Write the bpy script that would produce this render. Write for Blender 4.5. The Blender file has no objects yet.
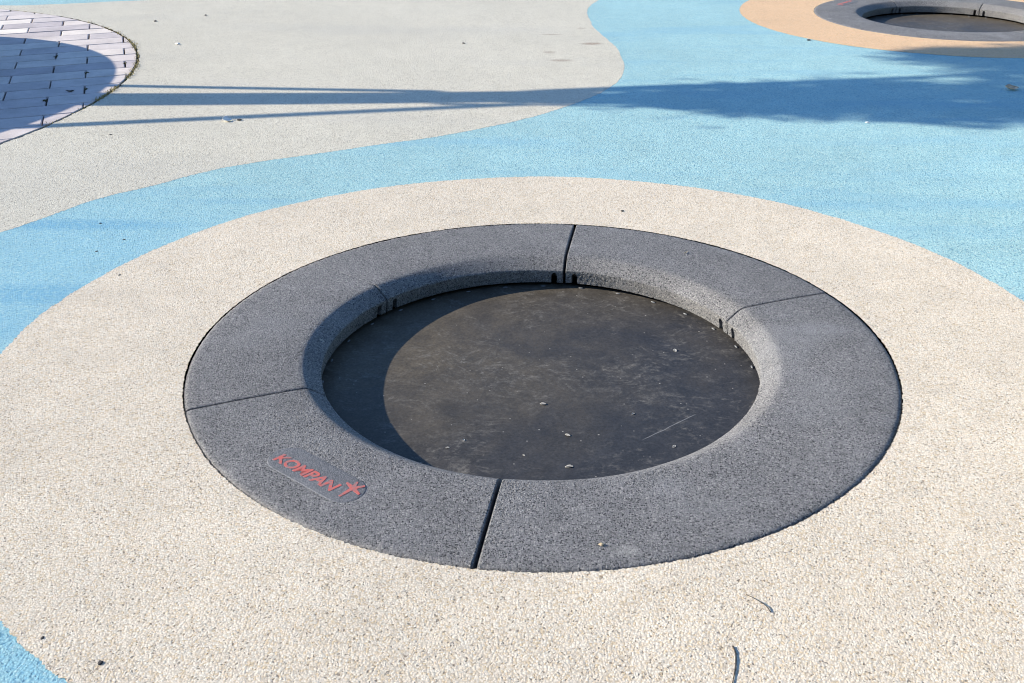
import bpy, bmesh, math, random
from mathutils import Vector, Matrix, noise
random.seed(7)
R = math.radians
sc = bpy.context.scene
COL = sc.collection

# ------------------------------------------------------------------ light directions
SUN_K, SUN_DY = 2.27, -0.14            # a point at height z throws its shadow to (x + 2.27 z, y - 0.14 z)
SUN_DIR = Vector((SUN_K, SUN_DY, -1.0)).normalized()
SUN_EL = math.asin(-SUN_DIR.z)

# ------------------------------------------------------------------ node helpers
class NT:
    def __init__(self, name):
        self.m = bpy.data.materials.new(name); self.m.use_nodes = True
        self.t = self.m.node_tree
        self.bsdf = self.t.nodes['Principled BSDF']
        self.co = self.t.nodes.new('ShaderNodeTexCoord').outputs['Object']
    def n(self, typ, ins=None, **kw):
        nd = self.t.nodes.new(typ)
        for k, v in kw.items(): setattr(nd, k, v)
        for k, v in (ins or {}).items(): self.put(nd.inputs[k], v)
        return nd
    def put(self, sock, v):
        if isinstance(v, bpy.types.NodeSocket): self.t.links.new(v, sock)
        elif isinstance(v, (tuple, list)) and len(v) == 3 and sock.type == 'RGBA': sock.default_value = (*v, 1)
        else: sock.default_value = v
    def set(self, **kw):
        for k, v in kw.items(): self.put(self.bsdf.inputs[k.replace('_', ' ')], v)
    def math(self, op, a, b=0.0, c=None, clamp=False):
        nd = self.n('ShaderNodeMath', operation=op, use_clamp=clamp)
        self.put(nd.inputs[0], a); self.put(nd.inputs[1], b)
        if c is not None: self.put(nd.inputs[2], c)
        return nd.outputs[0]
    def mix(self, f, a, b, blend='MIX'):
        nd = self.n('ShaderNodeMix', data_type='RGBA', blend_type=blend)
        self.put(nd.inputs[0], f); self.put(nd.inputs[6], a); self.put(nd.inputs[7], b)
        return nd.outputs[2]
    def ramp(self, f, stops, interp='LINEAR'):
        nd = self.n('ShaderNodeValToRGB'); cr = nd.color_ramp; cr.interpolation = interp
        while len(cr.elements) < len(stops): cr.elements.new(0.5)
        for e, (p, c) in zip(cr.elements, stops):
            e.position = p; e.color = (*c, 1) if len(c) == 3 else c
        self.put(nd.inputs[0], f)
        return nd.outputs[0]
    def noise(self, scale, detail=2.0, rough=0.5, vec=None, dist=0.0):
        return self.n('ShaderNodeTexNoise', {'Vector': vec or self.co, 'Scale': scale, 'Detail': detail, 'Roughness': rough, 'Distortion': dist}).outputs['Fac']
    def voro(self, scale, feature='F1', vec=None, rnd=1.0):
        return self.n('ShaderNodeTexVoronoi', {'Vector': vec or self.co, 'Scale': scale, 'Randomness': rnd}, feature=feature)
    def maprange(self, v, a, b, c, d):
        return self.n('ShaderNodeMapRange', {'Value': v, 'From Min': a, 'From Max': b, 'To Min': c, 'To Max': d}).outputs['Result']
    def bump(self, h, strength, dist, normal=None):
        ins = {'Height': h, 'Strength': strength, 'Distance': dist}
        if normal is not None: ins['Normal'] = normal
        return self.n('ShaderNodeBump', ins).outputs['Normal']
    def warp(self, amount, scale):
        nz = self.n('ShaderNodeTexNoise', {'Vector': self.co, 'Scale': scale, 'Detail': 2.0}).outputs['Color']
        d = self.n('ShaderNodeVectorMath', {0: nz, 1: (0.5, 0.5, 0.5)}, operation='SUBTRACT').outputs[0]
        d = self.n('ShaderNodeVectorMath', {0: d, 'Scale': amount}, operation='SCALE').outputs[0]
        return self.n('ShaderNodeVectorMath', {0: self.co, 1: d}, operation='ADD').outputs[0]

def granule_mat(name, cells, pit=0.35, size=0.0052, stain=None, wear=0.12, bump=0.9, rough=0.85, spots=(), spot_col=(0.2, 0.12, 0.08), dirt_shade=(0.16, 0.13, 0.10), holes=0.8, grain=0.10, hole_share=0.46):
    """poured rubber granules: a colour per granule, shallow seams between them and scattered dark pits"""
    t = NT(name)
    w = t.warp(size * 1.1, 0.55 / size)
    v = t.voro(1.0 / size, vec=w)
    rgb = t.n('ShaderNodeSeparateColor', {0: v.outputs['Color']})
    rnd, rnd2 = rgb.outputs[0], rgb.outputs[1]
    col = t.ramp(rnd, cells, 'CONSTANT')
    d = v.outputs['Distance']
    gap = t.maprange(d, 0.40, 0.75, 0.0, 1.0)
    # pits where a granule is missing
    vp = t.voro(0.62 / size, vec=t.warp(size * 2.2, 0.7 / size))
    rp = t.n('ShaderNodeSeparateColor', {0: vp.outputs['Color']}).outputs[2]
    big = t.noise(0.9, 5.0, 0.6)
    mid = t.noise(7.0, 4.0, 0.6)
    thr = t.maprange(t.noise(14.0, 3.0), 0.35, 0.65, 0.86 - hole_share, 1.14 - hole_share)
    hole = t.math('MULTIPLY', t.math('GREATER_THAN', rp, thr), t.maprange(vp.outputs['Distance'], 0.24, 0.40, 1.0, 0.0))
    fine = t.noise(1.6 / size, 3.0, 0.7)
    pits = t.math('MAXIMUM', t.math('MULTIPLY', gap, pit), t.math('MULTIPLY', hole, holes))
    col = t.n('ShaderNodeVectorMath', {0: col, 'Scale': t.maprange(fine, 0.3, 0.7, 1 - grain, 1 + grain)}, operation='SCALE').outputs[0]
    col = t.mix(pits, col, dirt_shade)  # dirt and the shade of the hollows, painted as one dark colour
    # wear and grime in broad patches
    g = t.math('ADD', t.math('MULTIPLY', big, 0.6), t.math('MULTIPLY', mid, 0.4))
    f = t.maprange(g, 0.35, 0.65, 1.0 - wear, 1.0 + wear)
    col = t.n('ShaderNodeVectorMath', {0: col, 'Scale': f}, operation='SCALE').outputs[0]
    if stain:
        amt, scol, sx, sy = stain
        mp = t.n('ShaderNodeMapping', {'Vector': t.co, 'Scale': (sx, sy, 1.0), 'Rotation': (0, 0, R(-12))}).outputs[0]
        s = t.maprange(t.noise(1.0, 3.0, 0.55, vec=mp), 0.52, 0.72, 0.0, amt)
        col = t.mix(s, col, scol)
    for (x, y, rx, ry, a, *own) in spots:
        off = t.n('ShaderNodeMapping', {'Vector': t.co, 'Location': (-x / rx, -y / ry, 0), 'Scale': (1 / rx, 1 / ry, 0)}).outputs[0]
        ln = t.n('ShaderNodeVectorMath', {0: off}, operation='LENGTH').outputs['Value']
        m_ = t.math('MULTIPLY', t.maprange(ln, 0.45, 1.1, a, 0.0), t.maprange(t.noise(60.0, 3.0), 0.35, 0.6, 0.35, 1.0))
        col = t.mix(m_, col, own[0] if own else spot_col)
    h = t.math('ADD', t.maprange(d, 0.1, 0.75, 0.55, 0.0), t.math('MULTIPLY', rnd2, 0.3))
    h = t.math('ADD', h, t.math('MULTIPLY', fine, 0.5))
    h = t.math('SUBTRACT', h, t.math('MULTIPLY', hole, 0.8))
    nrm = t.bump(h, bump, 0.0019)
    nrm = t.bump(mid, 0.25, 0.006, nrm)
    t.set(Base_Color=col, Roughness=rough, Normal=nrm)
    t.bsdf.inputs['Specular IOR Level'].default_value = 0.25
    t.bsdf.inputs['Diffuse Roughness'].default_value = 0.15
    return t.m

M = {}
M['cream'] = granule_mat('cream_granules', [(0.0, (0.700, 0.608, 0.491)), (0.30, (0.650, 0.539, 0.401)), (0.42, (0.746, 0.661, 0.550)),
      (0.66, (0.675, 0.613, 0.523)), (0.80, (0.619, 0.500, 0.351)), (0.88, (0.771, 0.704, 0.600)), (0.97, (0.507, 0.437, 0.354))],
      pit=0.28, size=0.0050, bump=0.75, stain=(0.32, (0.52, 0.455, 0.375), 0.9, 1.6), wear=0.08, holes=0.80, grain=0.13, dirt_shade=(0.17, 0.135, 0.105), hole_share=0.50)
M['pale'] = granule_mat('pale_granules', [(0.0, (0.651, 0.618, 0.525)), (0.3, (0.594, 0.563, 0.475)), (0.5, (0.720, 0.678, 0.570)),
      (0.72, (0.630, 0.583, 0.484)), (0.84, (0.673, 0.638, 0.553)), (0.96, (0.420, 0.392, 0.340))],
      pit=0.3, size=0.0054, stain=(0.28, (0.42, 0.415, 0.40), 0.35, 1.1), wear=0.07,
      spots=[(0.352, 4.62, 0.085, 0.05, 0.75), (0.07, 4.96, 0.09, 0.03, 0.5), (0.05, 4.33, 0.05, 0.05, 0.45), (0.124, 4.07, 0.09, 0.045, 0.55), (0.30, 5.2, 0.04, 0.04, 0.4), (-2.7, 1.5, 1.1, 0.75, 0.26, (0.36, 0.36, 0.35)), (-1.7, 1.75, 0.5, 0.25, 0.18, (0.36, 0.36, 0.35))])
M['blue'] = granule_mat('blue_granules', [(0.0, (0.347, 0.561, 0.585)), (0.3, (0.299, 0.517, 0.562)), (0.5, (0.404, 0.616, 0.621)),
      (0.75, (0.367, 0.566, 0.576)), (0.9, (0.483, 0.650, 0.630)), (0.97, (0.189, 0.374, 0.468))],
      pit=0.28, size=0.0056, stain=(0.42, (0.16, 0.39, 0.56), 0.5, 2.6), wear=0.08, dirt_shade=(0.05, 0.17, 0.29), holes=0.75, hole_share=0.50,
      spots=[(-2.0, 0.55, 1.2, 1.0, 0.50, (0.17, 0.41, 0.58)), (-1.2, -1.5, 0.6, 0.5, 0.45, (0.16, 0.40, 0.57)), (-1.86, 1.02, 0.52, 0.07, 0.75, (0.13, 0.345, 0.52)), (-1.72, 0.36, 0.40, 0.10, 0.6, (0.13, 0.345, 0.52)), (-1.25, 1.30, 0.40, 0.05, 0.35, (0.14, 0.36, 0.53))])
M['orange'] = granule_mat('sand_orange_granules', [(0.0, (0.740, 0.494, 0.297)), (0.3, (0.690, 0.446, 0.258)), (0.55, (0.790, 0.560, 0.361)),
      (0.8, (0.720, 0.503, 0.331)), (0.93, (0.560, 0.361, 0.215))], pit=0.25, size=0.0056, wear=0.06)
M['tile'] = granule_mat('grey_rubber_granulate', [(0.0, (0.202, 0.198, 0.203)), (0.20, (0.160, 0.157, 0.162)), (0.36, (0.240, 0.234, 0.236)),
      (0.60, (0.197, 0.193, 0.198)), (0.80, (0.304, 0.295, 0.287)), (0.91, (0.112, 0.111, 0.114))],
      pit=0.30, size=0.0040, stain=(0.40, (0.255, 0.258, 0.27), 2.0, 2.5), wear=0.14, bump=0.85, dirt_shade=(0.022, 0.023, 0.028), rough=0.8, holes=0.92, grain=0.18, hole_share=0.48,
      spots=[(0.190, -0.975, 0.035, 0.022, 0.6, (0.36, 0.355, 0.34)), (0.10, 0.80, 0.05, 0.02, 0.35, (0.33, 0.33, 0.33)), (0.86, 0.12, 0.16, 0.05, 0.25, (0.30, 0.305, 0.32)), (-0.55, -0.55, 0.12, 0.05, 0.2, (0.30, 0.30, 0.31))])

def plain(name, col, rough=0.8, var=0.15, scale=30.0, bump=0.0, bdist=0.002, metallic=0.0):
    t = NT(name)
    f = t.maprange(t.noise(scale, 4.0, 0.6), 0.3, 0.7, 1 - var, 1 + var)
    c = t.n('ShaderNodeVectorMath', {0: col, 'Scale': f}, operation='SCALE').outputs[0]
    t.set(Base_Color=c, Roughness=rough, Metallic=metallic)
    if bump: t.set(Normal=t.bump(t.noise(scale * 2, 4.0, 0.6), bump, bdist))
    return t.m

def mat_material():
    t = NT('black_rubber_mat')
    dust = t.noise(1.9, 5.0, 0.62, dist=0.5)
    fine = t.noise(120.0, 4.0, 0.75)
    mid = t.noise(13.0, 6.0, 0.70, dist=0.5)
    # brown dust lies thicker left and back; bluish sky reflection painted in front right
    sep = t.n('ShaderNodeSeparateXYZ', {0: t.co})
    side = t.math('ADD', t.math('MULTIPLY', sep.outputs[0], -0.42), t.math('MULTIPLY', sep.outputs[1], 0.34))
    lay = t.math('ADD', dust, side)
    base = t.mix(t.maprange(lay, 0.28, 0.80, 0.0, 1.0), (0.034, 0.035, 0.040), (0.086, 0.073, 0.056))
    base = t.n('ShaderNodeVectorMath', {0: base, 'Scale': t.math('MULTIPLY', t.maprange(mid, 0.3, 0.7, 0.74, 1.30), t.maprange(fine, 0.3, 0.7, 0.72, 1.30))}, operation='SCALE').outputs[0]
    # chalky scuffs: broken crescents and smears
    def scuff(scale, sx, sy, rot, lo, hi, amt, gate):
        nonlocal base
        wv = t.warp(0.16, 5.0)
        m_ = t.n('ShaderNodeMapping', {'Vector': wv, 'Scale': (scale * sx, scale * sy, 1.0), 'Rotation': (0, 0, R(rot))}).outputs[0]
        k = t.maprange(t.noise(1.0, 5.0, 0.7, vec=m_), lo, hi, 0.0, amt)
        k = t.math('MULTIPLY', k, t.maprange(t.noise(gate, 3.0, 0.6), 0.42, 0.60, 0.0, 1.0))
        k = t.math('MULTIPLY', k, t.maprange(fine, 0.35, 0.6, 0.25, 1.0))
        base = t.mix(k, base, (0.23, 0.215, 0.195))
    scuff(15.0, 1.0, 1.5, 20, 0.53, 0.74, 0.60, 3.1)
    scuff(26.0, 0.8, 1.6, -40, 0.54, 0.72, 0.6, 5.3)
    scuff(38.0, 1.0, 1.3, 0, 0.53, 0.70, 0.65, 4.1)
    # specks of grit
    for sc_, thr, sz in ((60.0, 0.955, 0.18), (30.0, 0.965, 0.11)):
        v = t.voro(sc_)
        rn = t.n('ShaderNodeSeparateColor', {0: v.outputs['Color']}).outputs[0]
        k = t.math('MULTIPLY', t.maprange(v.outputs['Distance'], sz * .4, sz, 1.0, 0.0), t.math('GREATER_THAN', rn, thr))
        base = t.mix(t.math('MULTIPLY', k, 0.75), base, (0.36, 0.34, 0.31))
    # one long scratch to the front right
    ax, ay, bx, by = 0.285, -0.365, 0.455, -0.222
    L = math.hypot(bx - ax, by - ay)
    mp = t.n('ShaderNodeMapping', {'Vector': t.warp(0.01, 12.0), 'Location': (-(ax + bx) / 2, -(ay + by) / 2, 0)}).outputs[0]
    mp = t.n('ShaderNodeMapping', {'Vector': mp, 'Rotation': (0, 0, -math.atan2(by - ay, bx - ax))}).outputs[0]
    sp = t.n('ShaderNodeSeparateXYZ', {0: mp})
    k = t.math('MULTIPLY', t.maprange(t.math('ABSOLUTE', sp.outputs[1]), 0.0006, 0.0022, 1.0, 0.0), t.maprange(t.math('ABSOLUTE', sp.outputs[0]), L * .40, L * .5, 1.0, 0.0))
    base = t.mix(t.math('MULTIPLY', k, 0.55), base, (0.27, 0.27, 0.275))
    rgh = t.maprange(mid, 0.3, 0.7, 0.44, 0.62)
    nrm = t.bump(fine, 0.25, 0.0012)
    nrm = t.bump(t.noise(5.0, 3.0), 0.10, 0.01, nrm)
    t.set(Base_Color=base, Roughness=rgh, Normal=nrm)
    t.bsdf.inputs['Specular IOR Level'].default_value = 0.17
    return t.m
M['mat'] = mat_material()
M['dark'] = plain('dark_pit_rubber', (0.018, 0.018, 0.02), 0.9)
M['steel'] = plain('galvanised_steel', (0.20, 0.205, 0.215), 0.5, 0.1, 60, metallic=0.3)
M['plate'] = granule_mat('smooth_rubber_plate', [(0.0, (0.135, 0.14, 0.155)), (0.4, (0.16, 0.165, 0.182)), (0.8, (0.195, 0.20, 0.217))], pit=0.3, size=0.0036, wear=0.16, bump=0.6, dirt_shade=(0.09, 0.092, 0.10), holes=0.5, grain=0.2)
def red_mat():
    t = NT('worn_red_rubber')
    f = t.maprange(t.noise(150.0, 4.0, 0.7), 0.42, 0.58, 0.0, 0.9)
    f2 = t.maprange(t.noise(28.0, 3.0, 0.6), 0.4, 0.62, 0.40, 1.0)
    c = t.mix(t.math('MULTIPLY', f, f2), (0.50, 0.10, 0.085), (0.20, 0.155, 0.16))
    t.set(Base_Color=c, Roughness=0.75, Normal=t.bump(t.noise(260.0, 3.0), 0.4, 0.001))
    return t.m
M['red'] = red_mat()
M['soil'] = plain('dark_joint_soil', (0.10, 0.08, 0.062), 0.95, 0.4, 60, 0.6, 0.01)
M['drygrass'] = plain('dry_grass', (0.30, 0.25, 0.11), 0.8, 0.35, 25)
M['moss'] = plain('yellow_green_moss', (0.20, 0.19, 0.06), 0.9, 0.4, 40)
M['weed'] = plain('dark_weed', (0.085, 0.085, 0.04), 0.8, 0.4, 60)
M['leaf'] = plain('tree_leaf', (0.06, 0.10, 0.025), 0.6, 0.35, 6)
M['bark'] = plain('grey_brown_bark', (0.16, 0.12, 0.085), 0.95, 0.35, 18, 0.8, 0.02)
M['stake'] = plain('weathered_wood', (0.33, 0.24, 0.15), 0.85, 0.25, 20, 0.4, 0.004)
M['concrete'] = plain('grey_concrete', (0.36, 0.35, 0.33), 0.9, 0.15, 8, 0.4, 0.004)
M['brownleaf'] = plain('dry_brown_leaf', (0.60, 0.43, 0.29), 0.75, 0.35, 60)
M['darkleaf'] = plain('dark_withered_leaf', (0.05, 0.035, 0.025), 0.8, 0.3, 80)
M['twig'] = plain('dark_twig_bark', (0.045, 0.035, 0.03), 0.7, 0.3, 120, 0.4, 0.001)
M['paper'] = plain('white_paper', (0.82, 0.81, 0.78), 0.8, 0.05, 60)
M['fluff'] = plain('pale_dry_petal', (0.36, 0.345, 0.32), 0.9, 0.2, 120)
M['grit'] = plain('dark_grit', (0.035, 0.033, 0.035), 0.85, 0.4, 150)
M['tan'] = plain('tan_granule', (0.58, 0.46, 0.30), 0.85, 0.2, 150)

def paver_mat():
    t = NT('lilac_concrete_paver')
    a = t.n('ShaderNodeAttribute', attribute_name='tone').outputs['Fac']
    c = t.ramp(a, [(0.0, (0.43, 0.385, 0.405)), (0.4, (0.53, 0.48, 0.48)), (0.75, (0.60, 0.535, 0.51)), (1.0, (0.70, 0.64, 0.60))])
    n1 = t.noise(5.0, 5.0, 0.65); n2 = t.noise(130.0, 3.0, 0.6)
    f = t.math('MULTIPLY', t.maprange(n1, 0.3, 0.7, 0.80, 1.14), t.maprange(n2, 0.3, 0.7, 0.90, 1.09))
    c = t.n('ShaderNodeVectorMath', {0: c, 'Scale': f}, operation='SCALE').outputs[0]
    t.set(Base_Color=c, Roughness=0.85, Normal=t.bump(n2, 0.35, 0.0015))
    return t.m
M['paver'] = paver_mat()

# ------------------------------------------------------------------ object helpers
def link(name, me, mat=None, parent=None, smooth=None):
    o = bpy.data.objects.new(name, me); COL.objects.link(o)
    if mat is not None: me.materials.append(mat)
    if parent is not None: o.parent = parent
    if smooth:
        for p in me.polygons: p.use_smooth = True
    return o
def from_bm(name, bm, mat=None, parent=None, smooth=False):
    bmesh.ops.recalc_face_normals(bm, faces=bm.faces)
    me = bpy.data.meshes.new(name); bm.to_mesh(me); bm.free()
    return link(name, me, mat, parent, smooth)
def tag(o, label, cat, group=None):
    o['label'] = label; o['category'] = cat
    if group: o['group'] = group
    return o
def structure(o, kind='structure'):
    o['kind'] = kind; return o

def ragged(cx, cy, r, step, jit, seed, wob=.004):
    rnd = random.Random(seed); n = int(2 * math.pi * r / step); ph = rnd.random() * 10
    pts = []
    for i in range(n):
        a = 2 * math.pi * i / n
        rr = r + rnd.uniform(-jit, jit) + wob * noise.noise(Vector((math.cos(a) * 4 + ph, math.sin(a) * 4, seed))) + wob * .5 * noise.noise(Vector((math.cos(a) * 30 + ph, math.sin(a) * 30, seed)))
        pts.append((cx + rr * math.cos(a), cy + rr * math.sin(a)))
    return pts
def circle(cx, cy, r, n=256):
    return [(cx + r * math.cos(2 * math.pi * i / n), cy + r * math.sin(2 * math.pi * i / n)) for i in range(n)]
def sheet(name, loops, z, mat):
    """flat sheet: the first loop is the outline, the others are holes"""
    bm = bmesh.new(); edges = []
    for lp in loops:
        vs = [bm.verts.new((x, y, z)) for x, y in lp]
        edges += [bm.edges.new((vs[i], vs[(i + 1) % len(vs)])) for i in range(len(vs))]
    bmesh.ops.triangle_fill(bm, use_beauty=True, use_dissolve=False, edges=edges, normal=(0, 0, 1))
    for f in bm.faces:
        f.normal_update()
        if f.normal.z < 0: f.normal_flip()
    me = bpy.data.meshes.new(name); bm.to_mesh(me); bm.free()
    return structure(link(name, me, mat))

# ------------------------------------------------------------------ the setting: poured rubber ground
P1 = (0.0, 0.0); P2 = (3.24, 5.72)
PAV = (-5.79, 3.10); PAV_R = 3.235
PIT_R = 1.0485
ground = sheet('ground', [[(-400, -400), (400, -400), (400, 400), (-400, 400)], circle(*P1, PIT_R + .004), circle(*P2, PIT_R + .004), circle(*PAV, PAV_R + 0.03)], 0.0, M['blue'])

def smooth_curve(pts, step=0.012):
    out = []
    n = len(pts)
    for i in range(n - 1):
        p0 = Vector(pts[max(i - 1, 0)]); p1 = Vector(pts[i]); p2 = Vector(pts[i + 1]); p3 = Vector(pts[min(i + 2, n - 1)])
        k = max(2, int((p2 - p1).length / step))
        for j in range(k):
            t = j / k
            out.append(0.5 * ((2 * p1) + (-p0 + p2) * t + (2 * p0 - 5 * p1 + 4 * p2 - p3) * t * t + (-p0 + 3 * p1 - 3 * p2 + p3) * t ** 3))
    out.append(Vector(pts[-1]))
    return out
edge = [(-4.6, -1.9), (-3.2, -0.55), (-2.55, 0.35), (-2.12, 0.92), (-1.93, 1.26), (-1.72, 1.50), (-1.44, 1.77), (-0.88, 2.09), (-0.51, 2.29), (-0.21, 2.51), (0.05, 2.76),
        (0.27, 3.06), (0.40, 3.31), (0.49, 3.58), (0.535, 3.95), (0.525, 4.39), (0.46, 4.82), (0.39, 5.32), (0.37, 5.85), (0.41, 6.24), (0.50, 6.6), (0.52, 7.1), (0.2, 7.6),
        (-0.8, 7.6), (-2.2, 7.1), (-3.2, 6.68), (-3.83, 6.50), (-4.28, 6.37), (-4.75, 6.33), (-5.6, 6.6), (-7.0, 7.3), (-9.2, 7.0), (-10.6, 4.6), (-10.2, 1.2), (-8.0, -1.4), (-6.0, -2.4)]
rnd = random.Random(3)
def wobble(p): return Vector((noise.noise(Vector((p.x * 3, p.y * 3, 0))) + .5 * noise.noise(Vector((p.x * 14, p.y * 14, 3))), noise.noise(Vector((p.x * 3, p.y * 3, 9))) + .5 * noise.noise(Vector((p.x * 14, p.y * 14, 6))))) * .009
pe = [(p.x + w_.x + rnd.uniform(-.003, .003), p.y + w_.y + rnd.uniform(-.003, .003)) for p in smooth_curve(edge + [edge[0]], .008)[:-1] for w_ in (wobble(p),)]
sheet('pale_rubber_surface', [pe, ragged(*PAV, PAV_R + 0.018, 0.03, 0.006, 5)], 0.0006, M['pale'])
sheet('cream_rubber_surface', [ragged(0, 0, 1.635, 0.0042, 0.0034, 1, .007), ragged(0, 0, PIT_R, 0.004, 0.0022, 2, .002)], 0.0012, M['cream'])
sheet('orange_rubber_surface', [ragged(3.215, 5.735, 1.612, 0.012, 0.003, 8), ragged(*P2, PIT_R, 0.01, 0.002, 9)], 0.0012, M['orange'])
# bed of soil under the paving
sheet('joint_soil', [circle(*PAV, PAV_R + 0.06)], -0.012, M['soil'])

# ------------------------------------------------------------------ paving: running bond, one mesh
def clip_circle(poly, c, r):
    """keep the part of a convex polygon that lies inside a circle (circle as a fine polygon)"""
    n = 180; out = poly
    far = max((Vector(p) - Vector(c)).length for p in poly)
    if far < r: return poly
    for i in range(n):
        a = 2 * math.pi * (i + .5) / n; nx, ny = math.cos(a), math.sin(a)
        inp = out; out = []
        for j in range(len(inp)):
            p, q = inp[j], inp[(j + 1) % len(inp)]
            dp = (p[0] - c[0]) * nx + (p[1] - c[1]) * ny - r; dq = (q[0] - c[0]) * nx + (q[1] - c[1]) * ny - r
            if dp <= 0: out.append(p)
            if (dp < 0) != (dq < 0) and abs(dp - dq) > 1e-9:
                t = dp / (dp - dq); out.append((p[0] + (q[0] - p[0]) * t, p[1] + (q[1] - p[1]) * t))
        if len(out) < 3: return []
    cl = []
    for p in out:
        if not cl or (Vector(p) - Vector(cl[-1])).length > 2e-3: cl.append(p)
    if len(cl) > 2 and (Vector(cl[0]) - Vector(cl[-1])).length < 2e-3: cl.pop()
    return cl if len(cl) > 2 else []
def paving():
    ux = Vector((math.cos(R(21)), math.sin(R(21)))); uy = Vector((-ux.y, ux.x))
    o0 = Vector((-2.832, 2.984)) - uy * 0.11
    bm = bmesh.new(); lay = bm.faces.layers.float.new('tone'); rnd = random.Random(11)
    LX, LY = 0.44, 0.219
    for j in range(-32, 33):
        for i in range(-24, 6):
            x0 = i * LX + (0.5 * LX if j % 2 else 0) - 0.02 * (j % 2); y0 = j * LY
            gx, gy = rnd.uniform(0.003, 0.0062), rnd.uniform(0.004, 0.0068)
            q = [o0 + ux * (x0 + gx) + uy * (y0 + gy), o0 + ux * (x0 + LX - gx) + uy * (y0 + gy), o0 + ux * (x0 + LX - gx) + uy * (y0 + LY - gy), o0 + ux * (x0 + gx) + uy * (y0 + LY - gy)]
            if min((p - Vector(PAV)).length for p in q) > PAV_R: continue
            poly = clip_circle([(p.x, p.y) for p in q], PAV, PAV_R)
            if not poly: continue
            z = rnd.uniform(-0.0015, 0.0015); tx, ty = rnd.uniform(-.004, .004), rnd.uniform(-.004, .004)
            cx = sum(p[0] for p in poly) / len(poly); cy = sum(p[1] for p in poly) / len(poly)
            def zz(x, y, d): return z + d + (x - cx) * tx + (y - cy) * ty
            low = [bm.verts.new((x, y, -0.011)) for x, y in poly]
            up = [bm.verts.new((x, y, zz(x, y, -0.001))) for x, y in poly]
            top = [bm.verts.new((x + (cx - x) * .02, y + (cy - y) * .03, zz(x, y, 0.003))) for x, y in poly]
            tone = rnd.random(); fs = [bm.faces.new(top)]
            for k in range(len(poly)):
                k2 = (k + 1) % len(poly)
                fs += [bm.faces.new((low[k], low[k2], up[k2], up[k])), bm.faces.new((up[k], up[k2], top[k2], top[k]))]
            for f in fs: f[lay] = tone
    structure(from_bm('brick_paving', bm, M['paver']))
paving()

# ------------------------------------------------------------------ the trampolines
Z_MAT = -0.100
PROFILE = [(1.044, -0.078), (1.0465, -0.010), (1.0455, -0.003), (1.041, 0.0015), (1.032, 0.0038), (0.92, 0.0062), (0.80, 0.006), (0.726, 0.0045), (0.714, 0.0025),
           (0.705, -0.002), (0.694, -0.009), (0.670, -0.027), (0.6625, -0.0328), (0.6612, -0.0348), (0.663, -0.050), (0.6685, -0.084), (0.677, -0.087)]
def tile_bm(a1, a2, g1, g2, seed, tight=()):
    """ring segment from angle a1 to a2 (degrees); g1, g2 are half seam widths in metres"""
    rnd = random.Random(seed); bm = bmesh.new()
    fine = []                                    # finer profile along the flat
    for k in range(len(PROFILE) - 1):
        (r0, z0), (r1, z1) = PROFILE[k], PROFILE[k + 1]
        m = max(1, int(abs(r1 - r0) / 0.02), int(max(abs(r1 - r0), abs(z1 - z0)) / 0.0045) if r0 < .72 else 1)
        for q in range(m): fine.append((r0 + (r1 - r0) * q / m, z0 + (z1 - z0) * q / m))
    fine.append(PROFILE[-1])
    n = int((a2 - a1) / 0.30)
    e1 = 1.0 if g1 > .001 else 0.0; e2 = 1.0 if g2 > .001 else 0.0
    angs = [(a1, 0.0022 * e1, g1)] + [(a1 + (a2 - a1) * t, dz, g) for t, dz, g in [(0.0, 0.0006 * e1, g1 + .002), (0.0, 0.0, g1 + .005)]]
    angs += [(a1 + (a2 - a1) * k / n, 0, 0) for k in range(2, n - 1)]
    angs += [(a2, 0.0, -g2 - .005), (a2, 0.0006 * e2, -g2 - .002), (a2, 0.0022 * e2, -g2)]
    rings = []
    for (a, dz, g) in angs:
        ra = R(a); row = []
        for (r, z) in fine:
            off = g / r
            if r > .72 and ((g > 0 and 1 in tight) or (g < 0 and 2 in tight)): off *= .12; dz_ = dz * .1
            else: dz_ = dz
            wob = 0.0016 * noise.noise(Vector((math.cos(ra) * 3.1 + seed, math.sin(ra) * 3.1, r * 2)))
            j = rnd.uniform(-.0011, .0011) if (r > 1.03 or r < .73) else 0
            th = ra + off
            zz = z - (dz_ if z > -0.06 else 0)  + wob + (0.6 * j if z > -.06 else 0)
            rr = r + j + (dz * 0.6 if r < .7 else (-dz * 0.5 if r > 1.04 else 0))
            row.append(bm.verts.new((rr * math.cos(th), rr * math.sin(th), zz)))
        rings.append(row)
    m = len(fine)
    for i in range(len(rings) - 1):
        for k in range(m):
            k2 = (k + 1) % m
            bm.faces.new((rings[i][k], rings[i + 1][k], rings[i + 1][k2], rings[i][k2]))
    bm.faces.new(rings[0]); bm.faces.new(list(reversed(rings[-1])))
    bmesh.ops.recalc_face_normals(bm, faces=bm.faces)
    return bm
def arch_cutter(bm, ang):
    """an arched drain slot cut into the inner wall at an angle (degrees)"""
    a = R(ang); e = Vector((math.cos(a), math.sin(a), 0)); s = Vector((-e.y, e.x, 0))
    w = 0.0105; prof = [(-w, -0.095), (w, -0.095), (w, -0.056)] + [(w * math.cos(t), -0.056 + w * 1.25 * math.sin(t)) for t in (0.5, 1.0, 1.57, 2.14, 2.64)] + [(-w, -0.056)]
    i_ = [bm.verts.new(e * 0.62 + s * x + Vector((0, 0, z))) for x, z in prof]
    o_ = [bm.verts.new(e * 0.735 + s * x + Vector((0, 0, z))) for x, z in prof]
    n = len(prof)
    for k in range(n): bm.faces.new((i_[k], i_[(k + 1) % n], o_[(k + 1) % n], o_[k]))
    bm.faces.new(i_); bm.faces.new(list(reversed(o_)))
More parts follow.
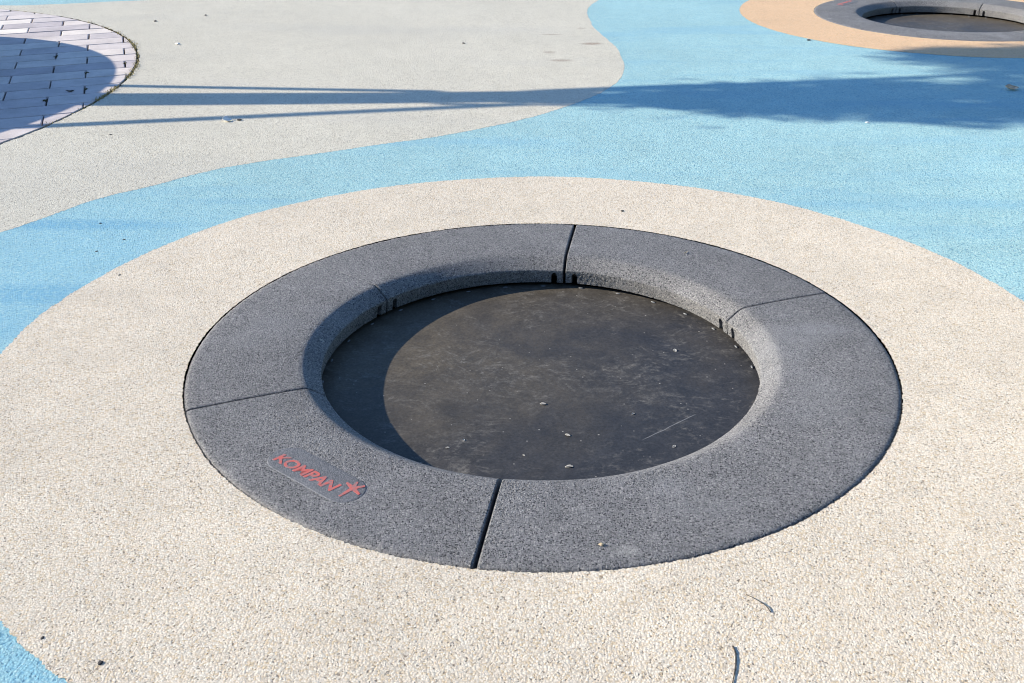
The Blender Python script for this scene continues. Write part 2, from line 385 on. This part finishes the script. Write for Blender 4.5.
def tile(a1, a2, g1, g2, seed, cuts, parent, tight):
    bm = tile_bm(a1, a2, g1, g2, seed, tight)
    me = bpy.data.meshes.new('ring_tile'); bm.to_mesh(me); bm.free()
    tmp = bpy.data.objects.new('tmp_tile', me); COL.objects.link(tmp)
    cb = bmesh.new()
    for c in cuts: arch_cutter(cb, c)
    bmesh.ops.recalc_face_normals(cb, faces=cb.faces)
    cme = bpy.data.meshes.new('tmp_cut'); cb.to_mesh(cme); cb.free()
    cut = bpy.data.objects.new('tmp_cut', cme); COL.objects.link(cut)
    md = tmp.modifiers.new('b', 'BOOLEAN'); md.object = cut; md.operation = 'DIFFERENCE'; md.solver = 'EXACT'
    dg = bpy.context.evaluated_depsgraph_get()
    new = bpy.data.meshes.new_from_object(tmp.evaluated_get(dg))
    bpy.data.objects.remove(tmp); bpy.data.objects.remove(cut)
    new.name = 'ring_tile'; new.materials.clear()
    o = link('ring_tile', new, M['tile'], parent)
    for p in new.polygons: p.use_smooth = True
    new.set_sharp_from_angle(angle=R(48))
    return o

A0 = 82.44
def seam(k): return A0 - 60 * k
def make_trampoline():
    root = bpy.data.objects.new('ground_trampoline', None); COL.objects.link(root)
    tag(root, 'large sunken trampoline in the foreground, grey ring round a dusty black mat', 'trampoline', 'round trampolines sunk in the ground')
    # seams as seen: 0 back, 1 right back, 3 front, 4 left, 5 left back (tight); the joint between 1 and 3 is closed
    s = [seam(0), seam(1), seam(2), seam(3), seam(4), seam(5), seam(6)]
    half = {0: .0052, 1: .0019, 2: .0, 3: .0052, 4: .0030, 5: .0028, 6: .0052}
    tiles = []
    for k in range(6):
        tiles.append(tile(s[k + 1], s[k], half[k + 1], half[k], 20 + k, (s[k + 1] + 3.2, s[k] - 3.2), root, {4: (1,), 5: (2,)}.get(k, ())))
    # jumping mat: slightly dished, with a rolled hem
    bm = bmesh.new(); rows = []
    radii = [0.02 + 0.655 * i / 26 for i in range(27)] + [0.684, 0.692, 0.70]
    nn = 160
    for r in radii:
        sag = -0.004 * (1 - (r / .7) ** 2)
        rows.append([bm.verts.new((r * math.cos(2 * math.pi * i / nn), r * math.sin(2 * math.pi * i / nn),
                    Z_MAT + sag + (0.0008 * noise.noise(Vector((r * 6 * math.cos(i * .0393), r * 6 * math.sin(i * .0393), 1))) if r < .66 else 0))) for i in range(nn)])
    for a, b in zip(rows, rows[1:]):
        for i in range(nn): bm.faces.new((a[i], a[(i + 1) % nn], b[(i + 1) % nn], b[i]))
    bm.faces.new(rows[0])
    ext = bmesh.ops.extrude_edge_only(bm, edges=[e for e in bm.edges if e.is_boundary])
    for v in [g for g in ext['geom'] if isinstance(g, bmesh.types.BMVert)]: v.co.z -= 0.008
    from_bm('mat', bm, M['mat'], root, True)
    # clips that hold the mat's hem, seen in the slit under the ring
    for i in range(30):
        a = R(5 + 12 * i); bm = bmesh.new()
        bmesh.ops.create_uvsphere(bm, u_segments=8, v_segments=6, radius=1)
        bmesh.ops.transform(bm, verts=bm.verts, matrix=Matrix.Rotation(a, 4, 'Z') @ Matrix.Translation((0.667, 0, Z_MAT + 0.0012)) @ Matrix.Diagonal((0.0035, 0.010, 0.0022, 1)))
        from_bm('mat_clip', bm, M['steel'], root, True)
    # steel pan under ring and mat
    bm = bmesh.new(); nn = 128
    pr = [(1.0475, -0.010), (1.0475, -0.26), (0.0, -0.26)]
    rr = [[bm.verts.new((r * math.cos(2 * math.pi * i / nn), r * math.sin(2 * math.pi * i / nn), z)) for i in range(nn)] for r, z in pr[:2]]
    for i in range(nn): bm.faces.new((rr[0][i], rr[0][(i + 1) % nn], rr[1][(i + 1) % nn], rr[1][i]))
    bm.faces.new(rr[1])
    from_bm('base_pan', bm, M['dark'], root)
    # inlaid oval plate with the maker's red lettering, on the tile between the left and the front seam
    px, py = -0.5475, -0.6985; ang = R(-38.0)
    frame = Matrix.Translation((px, py, 0.0)) @ Matrix.Rotation(ang, 4, 'Z')
    host = tiles[3]
    bm = bmesh.new(); hl, hw = 0.125, 0.050
    def stadium(L, W, z):
        pts = []
        for i in range(17): t = -math.pi / 2 + math.pi * i / 16; pts.append(bm.verts.new((L + W * math.cos(t), W * math.sin(t), z)))
        for i in range(17): t = math.pi / 2 + math.pi * i / 16; pts.append(bm.verts.new((-L + W * math.cos(t), W * math.sin(t), z)))
        return pts
    # local L is half the straight part
    lo = stadium(hl - .02, hw + .004, 0.0040); md = stadium(hl - .02, hw, 0.0072); hi = stadium(hl - .02, hw - .008, 0.0080)
    for A, B in ((lo, md), (md, hi)):
        for i in range(len(A)): bm.faces.new((A[i], A[(i + 1) % len(A)], B[(i + 1) % len(A)], B[i]))
    bm.faces.new(hi)
    plate = from_bm('logo_plate', bm, M['plate'], host)
    plate.matrix_local = frame
    cu = bpy.data.curves.new('lettering', 'FONT'); cu.body = 'KOMPAN'; cu.size = 0.062; cu.extrude = 0.0006; cu.offset = 0.0018
    cu.shear = 0.12; cu.space_character = 0.96; cu.align_x = 'LEFT'; cu.align_y = 'CENTER'
    tob = bpy.data.objects.new('tmp_text', cu); COL.objects.link(tob)
    bpy.context.view_layer.update()
    dg = bpy.context.evaluated_depsgraph_get()
    tme = bpy.data.meshes.new_from_object(tob.evaluated_get(dg)); bpy.data.objects.remove(tob)
    xs = [v.co.x for v in tme.vertices]; w = max(xs) - min(xs); x0 = min(xs)
    ys = [v.co.y for v in tme.vertices]; hh = max(ys) - min(ys); y0 = min(ys)
    for v in tme.vertices:
        v.co.x = (v.co.x - x0) / w * 0.220 - 0.132
        v.co.y = (v.co.y - y0) / hh * 0.036 - 0.029
        v.co.z += 0.0082
    tme.name = 'logo_lettering'; tme.materials.clear()
    lo_ = link('logo_lettering', tme, M['red'], host); lo_.matrix_local = frame
    # five armed leaping star after the lettering
    bm = bmesh.new(); c = Vector((0.118, 0.0145))
    arms = [(167, .030), (115, .027), (57, .029), (-14, .031), (-92, .042)]
    for z in (0.0093, 0.0102):
        pass
    for (d, L) in arms:
        t = Vector((math.cos(R(d)), math.sin(R(d)))); s_ = Vector((-t.y, t.x))
        q = [c - t * .004 + s_ * .0065, c - t * .004 - s_ * .0065, c + t * L - s_ * .0028, c + t * L + s_ * .0028]
        zz = 0.0088 + 0.00006 * len(bm.verts) / 8
        b = [bm.verts.new((p.x, p.y, 0.0076)) for p in q]; u = [bm.verts.new((p.x, p.y, zz)) for p in q]
        for k in range(4): bm.faces.new((b[k], b[(k + 1) % 4], u[(k + 1) % 4], u[k]))
        bm.faces.new(u)
    st = from_bm('logo_star', bm, M['red'], host); st.matrix_local = frame
    return root
def kids(o): return [c for c in bpy.data.objects if c.parent == o]
def copy_tree(o, parent=None):
    c = o.copy(); COL.objects.link(c)
    if parent is not None:
        c.parent = parent; c.matrix_parent_inverse = o.matrix_parent_inverse.copy()
    for ch in kids(o): copy_tree(ch, c)
    return c
tr = make_trampoline()
tr2 = copy_tree(tr)
tr2.location = (P2[0], P2[1], 0); tr2.rotation_euler = (0, 0, R(-93))
tr2['label'] = 'far sunken trampoline at the top right corner, grey ring in sandy orange ground'

# ------------------------------------------------------------------ out of frame on the left: planter, tree and its stakes, whose shadows fall into the picture
PC = Vector((-5.83, 3.21, 0)); PH = 0.622; PR = 1.83
def planter():
    root = bpy.data.objects.new('round_planter', None); COL.objects.link(root); root.location = PC
    tag(root, 'round raised concrete planter of earth standing on the lilac paving', 'planter')
    bm = bmesh.new(); n = 128
    pr = [(PR - .01, 0.003), (PR - .01, PH - .10), (PR, PH - .09), (PR, PH - .008), (PR - .008, PH), (PR - .16, PH), (PR - .168, PH - .008), (PR - .168, PH - .14)]
    rows = [[bm.verts.new((r * math.cos(2 * math.pi * i / n), r * math.sin(2 * math.pi * i / n), z)) for i in range(n)] for r, z in pr]
    for a, b in zip(rows, rows[1:]):
        for i in range(n): bm.faces.new((a[i], a[(i + 1) % n], b[(i + 1) % n], b[i]))
    from_bm('rim_wall', bm, M['concrete'], root)
    bm = bmesh.new(); rows = []
    for r in (0.0, .3, .6, .9, 1.2, 1.45, PR - .165):
        rows.append([bm.verts.new((r * math.cos(2 * math.pi * i / 48), r * math.sin(2 * math.pi * i / 48), PH - .09 + .03 * noise.noise(Vector((r * 3, i, 0))) * (r > 0))) for i in range(48)])
    for a, b in zip(rows, rows[1:]):
        for i in range(48): bm.faces.new((a[i], a[(i + 1) % 48], b[(i + 1) % 48], b[i]))
    bmesh.ops.remove_doubles(bm, verts=bm.verts, dist=1e-4)
    from_bm('earth', bm, M['soil'], root, True)
planter()

def tube(bm, pts, radii, n=10):
    rows = []
    for i, p in enumerate(pts):
        d = (pts[min(i + 1, len(pts) - 1)] - pts[max(i - 1, 0)]).normalized()
        u = d.cross(Vector((0.31, 0.95, 0.05))).normalized(); v = d.cross(u)
        rows.append([bm.verts.new(p + (u * math.cos(2 * math.pi * k / n) + v * math.sin(2 * math.pi * k / n)) * radii[i]) for k in range(n)])
    for a, b in zip(rows, rows[1:]):
        for k in range(n): bm.faces.new((a[k], a[(k + 1) % n], b[(k + 1) % n], b[k]))
    bm.faces.new(rows[0]); bm.faces.new(list(reversed(rows[-1])))
def unshadow(sx, sy, z):
    """the point at height z whose shadow falls on (sx, sy)"""
    return Vector((sx - SUN_K * z, sy - SUN_DY * z, z))
def tree():
    root = bpy.data.objects.new('young_tree', None); COL.objects.link(root)
    TX = -5.83
    def at(sx, sy, dx=0.0):          # point above the trunk's foot line whose shadow falls on (sx, sy)
        z = (sx - TX - dx) / SUN_K
        return unshadow(sx, sy, z)
    base = Vector((TX, 3.20, PH - .1)); root.location = base
    tag(root, 'young tree with a forked trunk rising from the middle of the round planter', 'tree')
    bm = bmesh.new()
    tube(bm, [base + Vector((0, 0, -.1)) - base, at(-3.6, 3.06) - base, at(-2.5, 3.03) - base, at(-1.5, 3.05) - base, at(-.8, 3.07) - base, at(-.1, 3.1) - base, at(0.3, 3.13) - base], [.18, .15, .145, .135, .125, .13, .11], 14)
    limbs = [([(-.35, 3.08), (0.1, 3.22), (.7, 3.33), (1.4, 3.42), (2.4, 3.60), (3.4, 3.9)], .075),
             ([(-.3, 3.06), (0.4, 3.12), (1.2, 3.10), (2.4, 3.12), (4.2, 3.2)], .085),
             ([(-.5, 3.05), (0.1, 2.975), (.6, 2.96), (1.2, 2.92), (2.4, 2.8), (3.8, 2.75)], .06),
             ([(-.6, 2.93), (.1, 2.905), (.6, 2.875), (1.1, 2.78), (1.7, 2.66), (2.2, 2.6)], .022),
             ([(.5, 3.17), (1.4, 3.24), (2.6, 3.4), (4.6, 3.6)], .05),
             ([(.5, 3.06), (1.3, 3.0), (2.6, 2.9), (4.6, 2.6)], .05)]
    for k, (pl, r) in enumerate(limbs):
        ps = [at(x, y, dx=(0.25 * math.sin(k * 2.3 + i) * i / 4)) - base for i, (x, y) in enumerate(pl)]
        tube(bm, ps, [r * (1 - .75 * i / (len(ps) - 1)) for i in range(len(ps))], 8)
    from_bm('trunk', bm, M['bark'], root, True)
    # crown: many leaves in clumps through the volume
    rnd = random.Random(21); bm = bmesh.new()
    def prof(z):
        t = [(2.85, .05), (3.05, .22), (3.3, .42), (3.7, .52), (4.0, .95), (4.4, 1.35), (5.2, 1.75), (6.0, 1.7), (6.8, 1.2), (7.4, .3)]
        for (a, b), (c, d) in zip(t, t[1:]):
            if a <= z <= c: return b + (d - b) * (z - a) / (c - a)
        return 0
    n = 0
    clumps = []
    while len(clumps) < 820:
        z = 2.9 + 4.5 * rnd.random() ** 1.15
        pr_ = prof(z)
        if rnd.random() > pr_ / 1.75 * .7 + .3: continue
        a = rnd.uniform(0, 2 * math.pi); r = pr_ * rnd.random() ** .55
        cy = 3.02 + 0.14 * z + (0.15 if z > 3.8 else 0)
        clumps.append((Vector((TX + r * math.cos(a), cy + r * math.sin(a) , z)), rnd.uniform(.10, .24)))
    for _ in range(70):
        sx, sy = rnd.uniform(2.55, 3.9), rnd.uniform(4.02, 4.42); z = rnd.uniform(3.6, 4.15)
        if sx < 2.9 and sy < 4.15: continue
        clumps.append((unshadow(sx, sy, z), rnd.uniform(.08, .16)))
    for c, cr in clumps:
        for _ in range(int(30 * cr / .17)):
            d = Vector((rnd.gauss(0, 1), rnd.gauss(0, 1), rnd.gauss(0, .7)))
            p = c + d * cr * .55 - base
            L = rnd.uniform(.07, .12); W = L * .5
            q = Matrix.Rotation(rnd.uniform(0, 6.28), 3, 'Z') @ Matrix.Rotation(rnd.gauss(0, .7), 3, 'X') @ Matrix.Rotation(rnd.gauss(.3, .5), 3, 'Y')
            vs = [bm.verts.new(p + q @ Vector(v)) for v in ((0, 0, 0), (L * .45, W * .5, .006), (L, 0, -.01), (L * .45, -W * .5, .006))]
            bm.faces.new(vs)
    from_bm('crown', bm, M['leaf'], root)
tree()
def stake(s0, s1, z0, z1, r, label):
    a = unshadow(*s0, z0); b = unshadow(*s1, z1); d = (b - a) / (b.z - a.z)
    foot = a + d * (PH - .12 - a.z)
    bm = bmesh.new(); tube(bm, [foot - foot, (b - foot) * .5, b - foot + (b - a).normalized() * .10], [r, r * .96, r * .92], 12)
    o = from_bm('tree_stake', bm, M['stake']); o.location = foot
    tag(o, label, 'stake', 'wooden stakes propping the young tree')
TXs = -5.83
stake((-2.6, 3.365), (-.83, 3.235), (-2.6 - TXs) / SUN_K, (-.83 - TXs) / SUN_K, .036, 'wooden stake leaning on the tree from behind, on the far side of the planter')
stake((-2.54, 2.48), (-.30, 2.89), (-2.54 - TXs) / SUN_K, (-.30 - TXs) / SUN_K, .038, 'wooden stake leaning on the tree from the near side of the planter')

# trees added outside the view to close off the low sky to the right, behind and beyond
def sky_blocker_tree():
    root = bpy.data.objects.new('sky_blocker_tree', None); COL.objects.link(root)
    tag(root, 'broad leafy tree added out of view to block the low sky', 'tree', 'added unseen trees that block the low sky')
    rnd = random.Random(77); bm = bmesh.new()
    tube(bm, [Vector(p) for p in ((0, 0, -.1), (.03, .02, .5), (.0, .05, 1.4), (.1, 0, 2.6), (.05, .1, 4.2))], [.30, .22, .19, .17, .10], 12)
    for k in range(7):
        a = k * 2.4; d = Vector((math.cos(a), math.sin(a), 0)); z = 1.5 + .3 * k
        tube(bm, [Vector((.03, .03, z)), d * .9 + Vector((0, 0, z + .7)), d * 2.0 + Vector((0, 0, z + 1.5))], [.09, .06, .02], 8)
    from_bm('trunk', bm, M['bark'], root, True)
    bm = bmesh.new(); cl = []
    while len(cl) < 330:
        v = Vector((rnd.uniform(-1, 1), rnd.uniform(-1, 1), rnd.uniform(-1, 1)))
        if v.length > 1 or v.length < .45: continue
        v *= 1 + .25 * noise.noise(v * 2.2)
        cl.append(Vector((v.x * 3.0, v.y * 3.0, 4.1 + v.z * 3.3)))
    for c in cl:
        for _ in range(22):
            p = c + Vector((rnd.gauss(0, .28), rnd.gauss(0, .28), rnd.gauss(0, .2)))
            L = rnd.uniform(.16, .28); q = Matrix.Rotation(rnd.uniform(0, 6.28), 3, 'Z') @ Matrix.Rotation(rnd.gauss(0, .8), 3, 'X') @ Matrix.Rotation(rnd.gauss(.3, .6), 3, 'Y')
            bm.faces.new([bm.verts.new(p + q @ Vector(v)) for v in ((0, 0, 0), (L * .45, L * .28, .01), (L, 0, -.02), (L * .45, -L * .28, .01))])
    from_bm('crown', bm, M['leaf'], root)
    return root
pt = sky_blocker_tree()
for i, (x, y) in enumerate([(9.5, 1.0), (9.8, -4.2), (10.5, 6.2), (-6.0, 15.2), (7.2, -8.6), (2.4, -10.6), (-2.8, -10.8), (-8.0, -9.6), (14.5, 3.6), (14.2, -1.8)]):
    o = pt if i == 0 else copy_tree(pt)
    o.location = (x, y, 0); o.rotation_euler = (0, 0, i * 1.9); o.scale = (1, 1, 1 + .12 * math.sin(i * 3.1))

# ------------------------------------------------------------------ grass and dirt along the rim of the paving
def blades(name, arcs, mat, n, h, seed, label):
    rnd = random.Random(seed); bm = bmesh.new()
    for (a1, a2, dens) in arcs:
        for _ in range(int(n * dens)):
            a = R(rnd.uniform(a1, a2)); r = PAV_R + 0.008 + rnd.gauss(0, .012)
            p = Vector((PAV[0] + r * math.cos(a), PAV[1] + r * math.sin(a), -0.008))
            L = rnd.uniform(.4, 1.0) * h; t = rnd.uniform(0, 6.28); w = Vector((math.cos(t), math.sin(t), 0)) * .0022
            lean = Vector((math.cos(t + 1.5), math.sin(t + 1.5), 0)) * rnd.uniform(.2, 1.1) * L
            m1 = p + lean * .4 + Vector((0, 0, L * .6)); tip = p + lean + Vector((0, 0, L * .75))
            v = [bm.verts.new(x) for x in (p - w, p + w, m1 + w * .7, m1 - w * .7)]; tp = bm.verts.new(tip)
            bm.faces.new(v); bm.faces.new((v[3], v[2], tp))
    o = from_bm(name, bm, mat); structure(o, 'stuff'); tag(o, label, 'grass'); return o
blades('dry_grass', [(-2, 4.5, 1.0), (8, 16, .9), (24, 32, .8), (16, 24, .35), (33, 48, .4), (-12, -2, .1)], M['drygrass'], 260, .030, 31, 'straw coloured dry grass growing in the rim joint of the paving')
blades('moss', [(-7, 2.5, 1.0), (-16, -7, .15), (5, 12, .3)], M['moss'], 420, .014, 32, 'yellow green moss and low grass along the rim joint of the paving')
def weed(x, y, h, seed, label, n=40):
    rnd = random.Random(seed); bm = bmesh.new()
    for _ in range(n):
        t = rnd.uniform(0, 6.28); L = rnd.uniform(.4, 1) * h; w = Vector((-math.sin(t), math.cos(t), 0)) * .0035
        h_ = h * .75; L = L * .75; p = Vector((rnd.gauss(0, .004), rnd.gauss(0, .010), 0)); d = Vector((math.cos(t), math.sin(t), 0)) * L * rnd.uniform(.2, .9)
        a = [bm.verts.new(q) for q in (p - w * .3, p + w * .3, p + d * .6 + w + Vector((0, 0, L * .7)), p + d * .6 - w + Vector((0, 0, L * .7)))]; tp = bm.verts.new(p + d + Vector((0, 0, L * .8)))
        bm.faces.new(a); bm.faces.new((a[3], a[2], tp))
    o = from_bm('weed', bm, M['weed']); o.location = (x, y, -.004)
    tag(o, label, 'weed', 'small weeds in the paving joints')
weed(-2.845, 2.99, .026, 1, 'tuft of dark weed in a paver joint beside the near edge of the round shadow', 44)
weed(-3.295, 4.19, .024, 2, 'dark weed in a shaded paver joint, farthest left of the weeds', 44)
weed(-2.885, 3.70, .022, 3, 'small forked dark weed in a joint in the middle of the shaded pavers')
weed(-2.715, 3.27, .020, 4, 'small dark weed in the shaded joint right beside the long tree shadow')
weed(-2.75, 3.985, .018, 5, 'little dark weed in the sunlit joint near the right rim of the pavers')

# ------------------------------------------------------------------ litter
def leaf(name, x, y, z, L, W, rot, curl, mat, label, cat, seed=0, group=None, tilt=0.12):
    rnd = random.Random(seed); bm = bmesh.new(); rows = []
    n = 8
    for i in range(n + 1):
        t = i / n; u = (t - .5) * L; w = W * .5 * max(0.06, math.sin(math.pi * min(1, t * 1.02)) ** .8) * rnd.uniform(.85, 1.1)
        zc = curl * L * (2 * t - 1) ** 2
        rows.append([(u, -w, zc + w * .5), (u, -w * .5, zc + w * .12), (u, 0, zc), (u, w * .5, zc + w * .15), (u, w, zc + w * .55)])
    top = [[bm.verts.new((a, b, c + .0012)) for a, b, c in r] for r in rows]
    bot = [[bm.verts.new((a, b, c)) for a, b, c in r] for r in rows]
    for i in range(n):
        for k in range(4):
            bm.faces.new((top[i][k], top[i + 1][k], top[i + 1][k + 1], top[i][k + 1])); bm.faces.new((bot[i][k + 1], bot[i + 1][k + 1], bot[i + 1][k], bot[i][k]))
    bound = [(i, 0) for i in range(n + 1)] + [(n, k) for k in range(1, 5)] + [(i, 4) for i in range(n - 1, -1, -1)] + [(0, k) for k in range(3, 0, -1)]
    for (a, b), (c, d) in zip(bound, bound[1:] + bound[:1]): bm.faces.new((top[a][b], top[c][d], bot[c][d], bot[a][b]))
    o = from_bm(name, bm, mat, None, True); o.location = (x, y, z); o.rotation_euler = (tilt, tilt * .5, R(rot))
    return tag(o, label, cat, group)
def chip(name, x, y, z, s, mat, label, cat, seed=0, flat=.5, group=None, rot=0, el=1.4):
    rnd = random.Random(seed); bm = bmesh.new(); bmesh.ops.create_icosphere(bm, subdivisions=2, radius=1)
    for v in bm.verts:
        k = 1 + .5 * noise.noise(v.co * 1.3 + Vector((seed * 3.7, 0, 0))); v.co = Vector((v.co.x * s * el * k, v.co.y * s * k, v.co.z * s * flat * k))
    o = from_bm(name, bm, mat); o.location = (x, y, z + s * flat * .7); o.rotation_euler = (0, 0, R(rot))
    return tag(o, label, cat, group)
def twig(x, y, z, pts, r, label, seed=0):
    bm = bmesh.new(); ps = [Vector(p) for p in pts]
    ps2 = [Vector((*p.xy, p.z)) for p in smooth3(ps)]
    tube(bm, ps2, [r * (1 - .55 * i / (len(ps2) - 1)) * (1 + .18 * math.sin(i * 1.7 + seed)) for i in range(len(ps2))], 8)
    o = from_bm('twig', bm, M['twig'], None, True); o.location = (x, y, z); tag(o, label, 'twig', 'twigs on the cream ground')
def smooth3(ps, k=5):
    out = []
    for i in range(len(ps) - 1):
        p0, p1, p2, p3 = ps[max(i - 1, 0)], ps[i], ps[i + 1], ps[min(i + 2, len(ps) - 1)]
        for j in range(k):
            t = j / k; out.append(0.5 * ((2 * p1) + (-p0 + p2) * t + (2 * p0 - 5 * p1 + 4 * p2 - p3) * t * t + (-p0 + 3 * p1 - 3 * p2 + p3) * t ** 3))
    out.append(ps[-1]); return out
ZC, ZB, ZP, ZT = .0016, .0004, .001, .007
leaf('dry_leaf', 2.73, 3.26, ZB + .004, .085, .06, 8, .16, M['brownleaf'], 'curled dry brown leaf in the tree shadow on the blue ground', 'leaf', 3, tilt=.2)
leaf('fallen_leaf', -2.783, 3.198, .004, .050, .02, 25, .2, M['darkleaf'], 'small dark withered leaf lying on the shaded lilac pavers', 'leaf', 4)
leaf('paper_scrap', -1.675, 2.565, ZP + .003, .055, .045, 35, .12, M['paper'], 'crumpled white scrap of paper on the pale ground just below the thin stake shadow', 'paper', 5, tilt=.3)
chip('grit', -1.612, 2.58, ZP, .009, M['grit'], 'dark crumb touching the white scrap of paper', 'grit', 1)
twig(.383, -1.27, ZC + .0008, [(-.004, .010, .0003), (-.002, -.01, .0006), (-.008, -.045, .0006), (-.020, -.085, .0006), (-.032, -.125, .0006)], .0017, 'curved dark twig standing out near the bottom edge on the cream ground', 1)
twig(.455, -1.14, ZC + .0005, [(.016, -.022, .001), (.009, -.006, .003), (-.008, .016, .001), (-.024, .030, .000)], .0013, 'short bent twig with a thick dark end above the longer twig', 2)
G = 'dark crumbs scattered on the ground'
for (x, y, z, s, lab) in [(-.838, -1.328, ZC, .007, 'dark crumb on the cream ground near the bottom left blue corner, the larger one'),
        (-.979, -1.264, ZC, .005, 'tiny dark crumb on the cream ground beside the bottom left blue corner'),
        (-3.07, 5.53, ZP, .016, 'dark crumb on the pale ground at the top left, nearer the pavers'),
        (-2.749, 5.80, ZP, .014, 'dark crumb on the pale ground at the very top left, right of another crumb'),
        (-.556, 4.635, ZP, .013, 'dark crumb alone in the middle of the pale ground above the long shadow'),
        (.334, 1.192, ZC, .009, 'dark crumb on the cream ground just behind the large trampoline'),
        (1.898, 4.726, ZC, .014, 'dark crumb on the outer rim of the orange ground'),
        (-1.759, 1.034, ZB, .006, 'tiny dark crumb on the blue band at left, nearest the pale ground'),
        (-1.60, .86, ZB, .006, 'tiny dark crumb on the blue band at left, close to the cream edge'),
        (-1.49, .519, ZC, .006, 'tiny dark crumb on the cream ground just inside its left edge'),
        (-2.20, 2.30, ZP, .008, 'dark crumb below the lower stake shadow, left of the white scrap of paper'),
        (-1.66, .74, ZB, .006, 'tiny dark crumb on the blue band at left, farthest down')]:
    chip('grit', x, y, z - .001, s * .66, M['grit'], lab, 'grit', int(abs(x) * 100), group=G, rot=x * 90)
chip('white_pebble', -2.60, 4.62, ZP, .012, M['paper'], 'tiny white pebble on the pale ground right of the pavers', 'pebble', 9)
chip('white_pebble', 1.70, 2.54, ZB, .008, M['paper'], 'tiny white pebble on the blue ground at the lower edge of the crown shadow', 'pebble', 10)
chip('rubber_crumb', .139, -.959, ZT - .001, .0042, M['tan'], 'small tan crumb on the front of the grey trampoline ring', 'crumb', 3, .7)
leaf('dry_petal', .534, .364 * 2.02, ZT, .022, .008, 50, .1, M['tan'], 'small tan petal on the back right of the grey trampoline ring', 'petal', 7)
leaf('dry_petal', -.685, .055, -.018, .024, .016, 20, .1, M['fluff'], 'pale petal caught on the shaded inner slope of the trampoline ring', 'petal', 8, tilt=.5)
F = 'pale dry petals lying on the trampoline mat'
for i, (x, y, L, lab) in enumerate([(.011, -.173, .024, 'pale petal near the middle of the dark mat, the largest one there'), (.272, -.224, .016, 'round pale petal right of the middle of the mat'),
        (-.209, -.372, .015, 'small pale petal at the front left of the mat, the higher of two'), (-.041, -.445, .012, 'tiny pale petal near the front rim of the mat'), (.081, -.498, .030, 'wide pale petal closest to the front rim of the mat'),
        (.371, -.395, .020, 'bright petal at the front right of the mat below the scratch'), (.438, .171, .026, 'pale petal at the right of the mat towards the back'), (.08, -.342, .022, 'pale petal between the middle and the front rim of the mat'),
        (-.251, -.411, .015, 'small pale petal at the front left of the mat, the lower of two')]):
    leaf('dry_petal', x, y, Z_MAT - .0032, L * .8, L * .42, i * 47, .03, M['fluff'], lab, 'petal', 20 + i, F, tilt=.03)

# ------------------------------------------------------------------ camera
cam = bpy.data.cameras.new('Camera'); co = bpy.data.objects.new('Camera', cam); COL.objects.link(co)
right = Vector((0.99960773, 0.02721896, -0.00659683)); up = Vector((-0.00663167, 0.45887778, 0.88847465)); fw = Vector((-0.0272105, 0.88808238, -0.45887828))
co.matrix_world = Matrix.Translation((0, -2.76105247, 1.44178328)) @ Matrix((right, up, -fw)).transposed().to_4x4()
cam.sensor_width = 36; cam.lens = 1020.0 / 1024 * 36; cam.clip_start = .05; cam.clip_end = 2000
sc.camera = co
sc.cycles.filter_width = 1.05

# ------------------------------------------------------------------ light
w = bpy.data.worlds.new('World'); sc.world = w; w.use_nodes = True
nt = w.node_tree; bg = nt.nodes['Background']
sky = nt.nodes.new('ShaderNodeTexSky'); sky.sky_type = 'NISHITA'; sky.sun_disc = False
sky.sun_elevation = SUN_EL
to_sun = -SUN_DIR
sky.sun_rotation = math.atan2(to_sun.x, to_sun.y) % (2 * math.pi)
sky.air_density = 1.0; sky.dust_density = 0.1; sky.ozone_density = 5.0
nt.links.new(sky.outputs[0], bg.inputs[0]); bg.inputs[1].default_value = 0.155
sl = bpy.data.lights.new('Sun', 'SUN'); sl.energy = 5.0; sl.angle = R(.5); sl.color = (1.0, .90, .72)
so = bpy.data.objects.new('Sun', sl); COL.objects.link(so); so.rotation_euler = SUN_DIR.to_track_quat('-Z', 'Y').to_euler(); so.location = (-20, 1, 9)

vs = sc.view_settings; vs.view_transform = 'Standard'; vs.look = 'None'; vs.exposure = 0.90; vs.gamma = 1.0; vs.use_curve_mapping = False
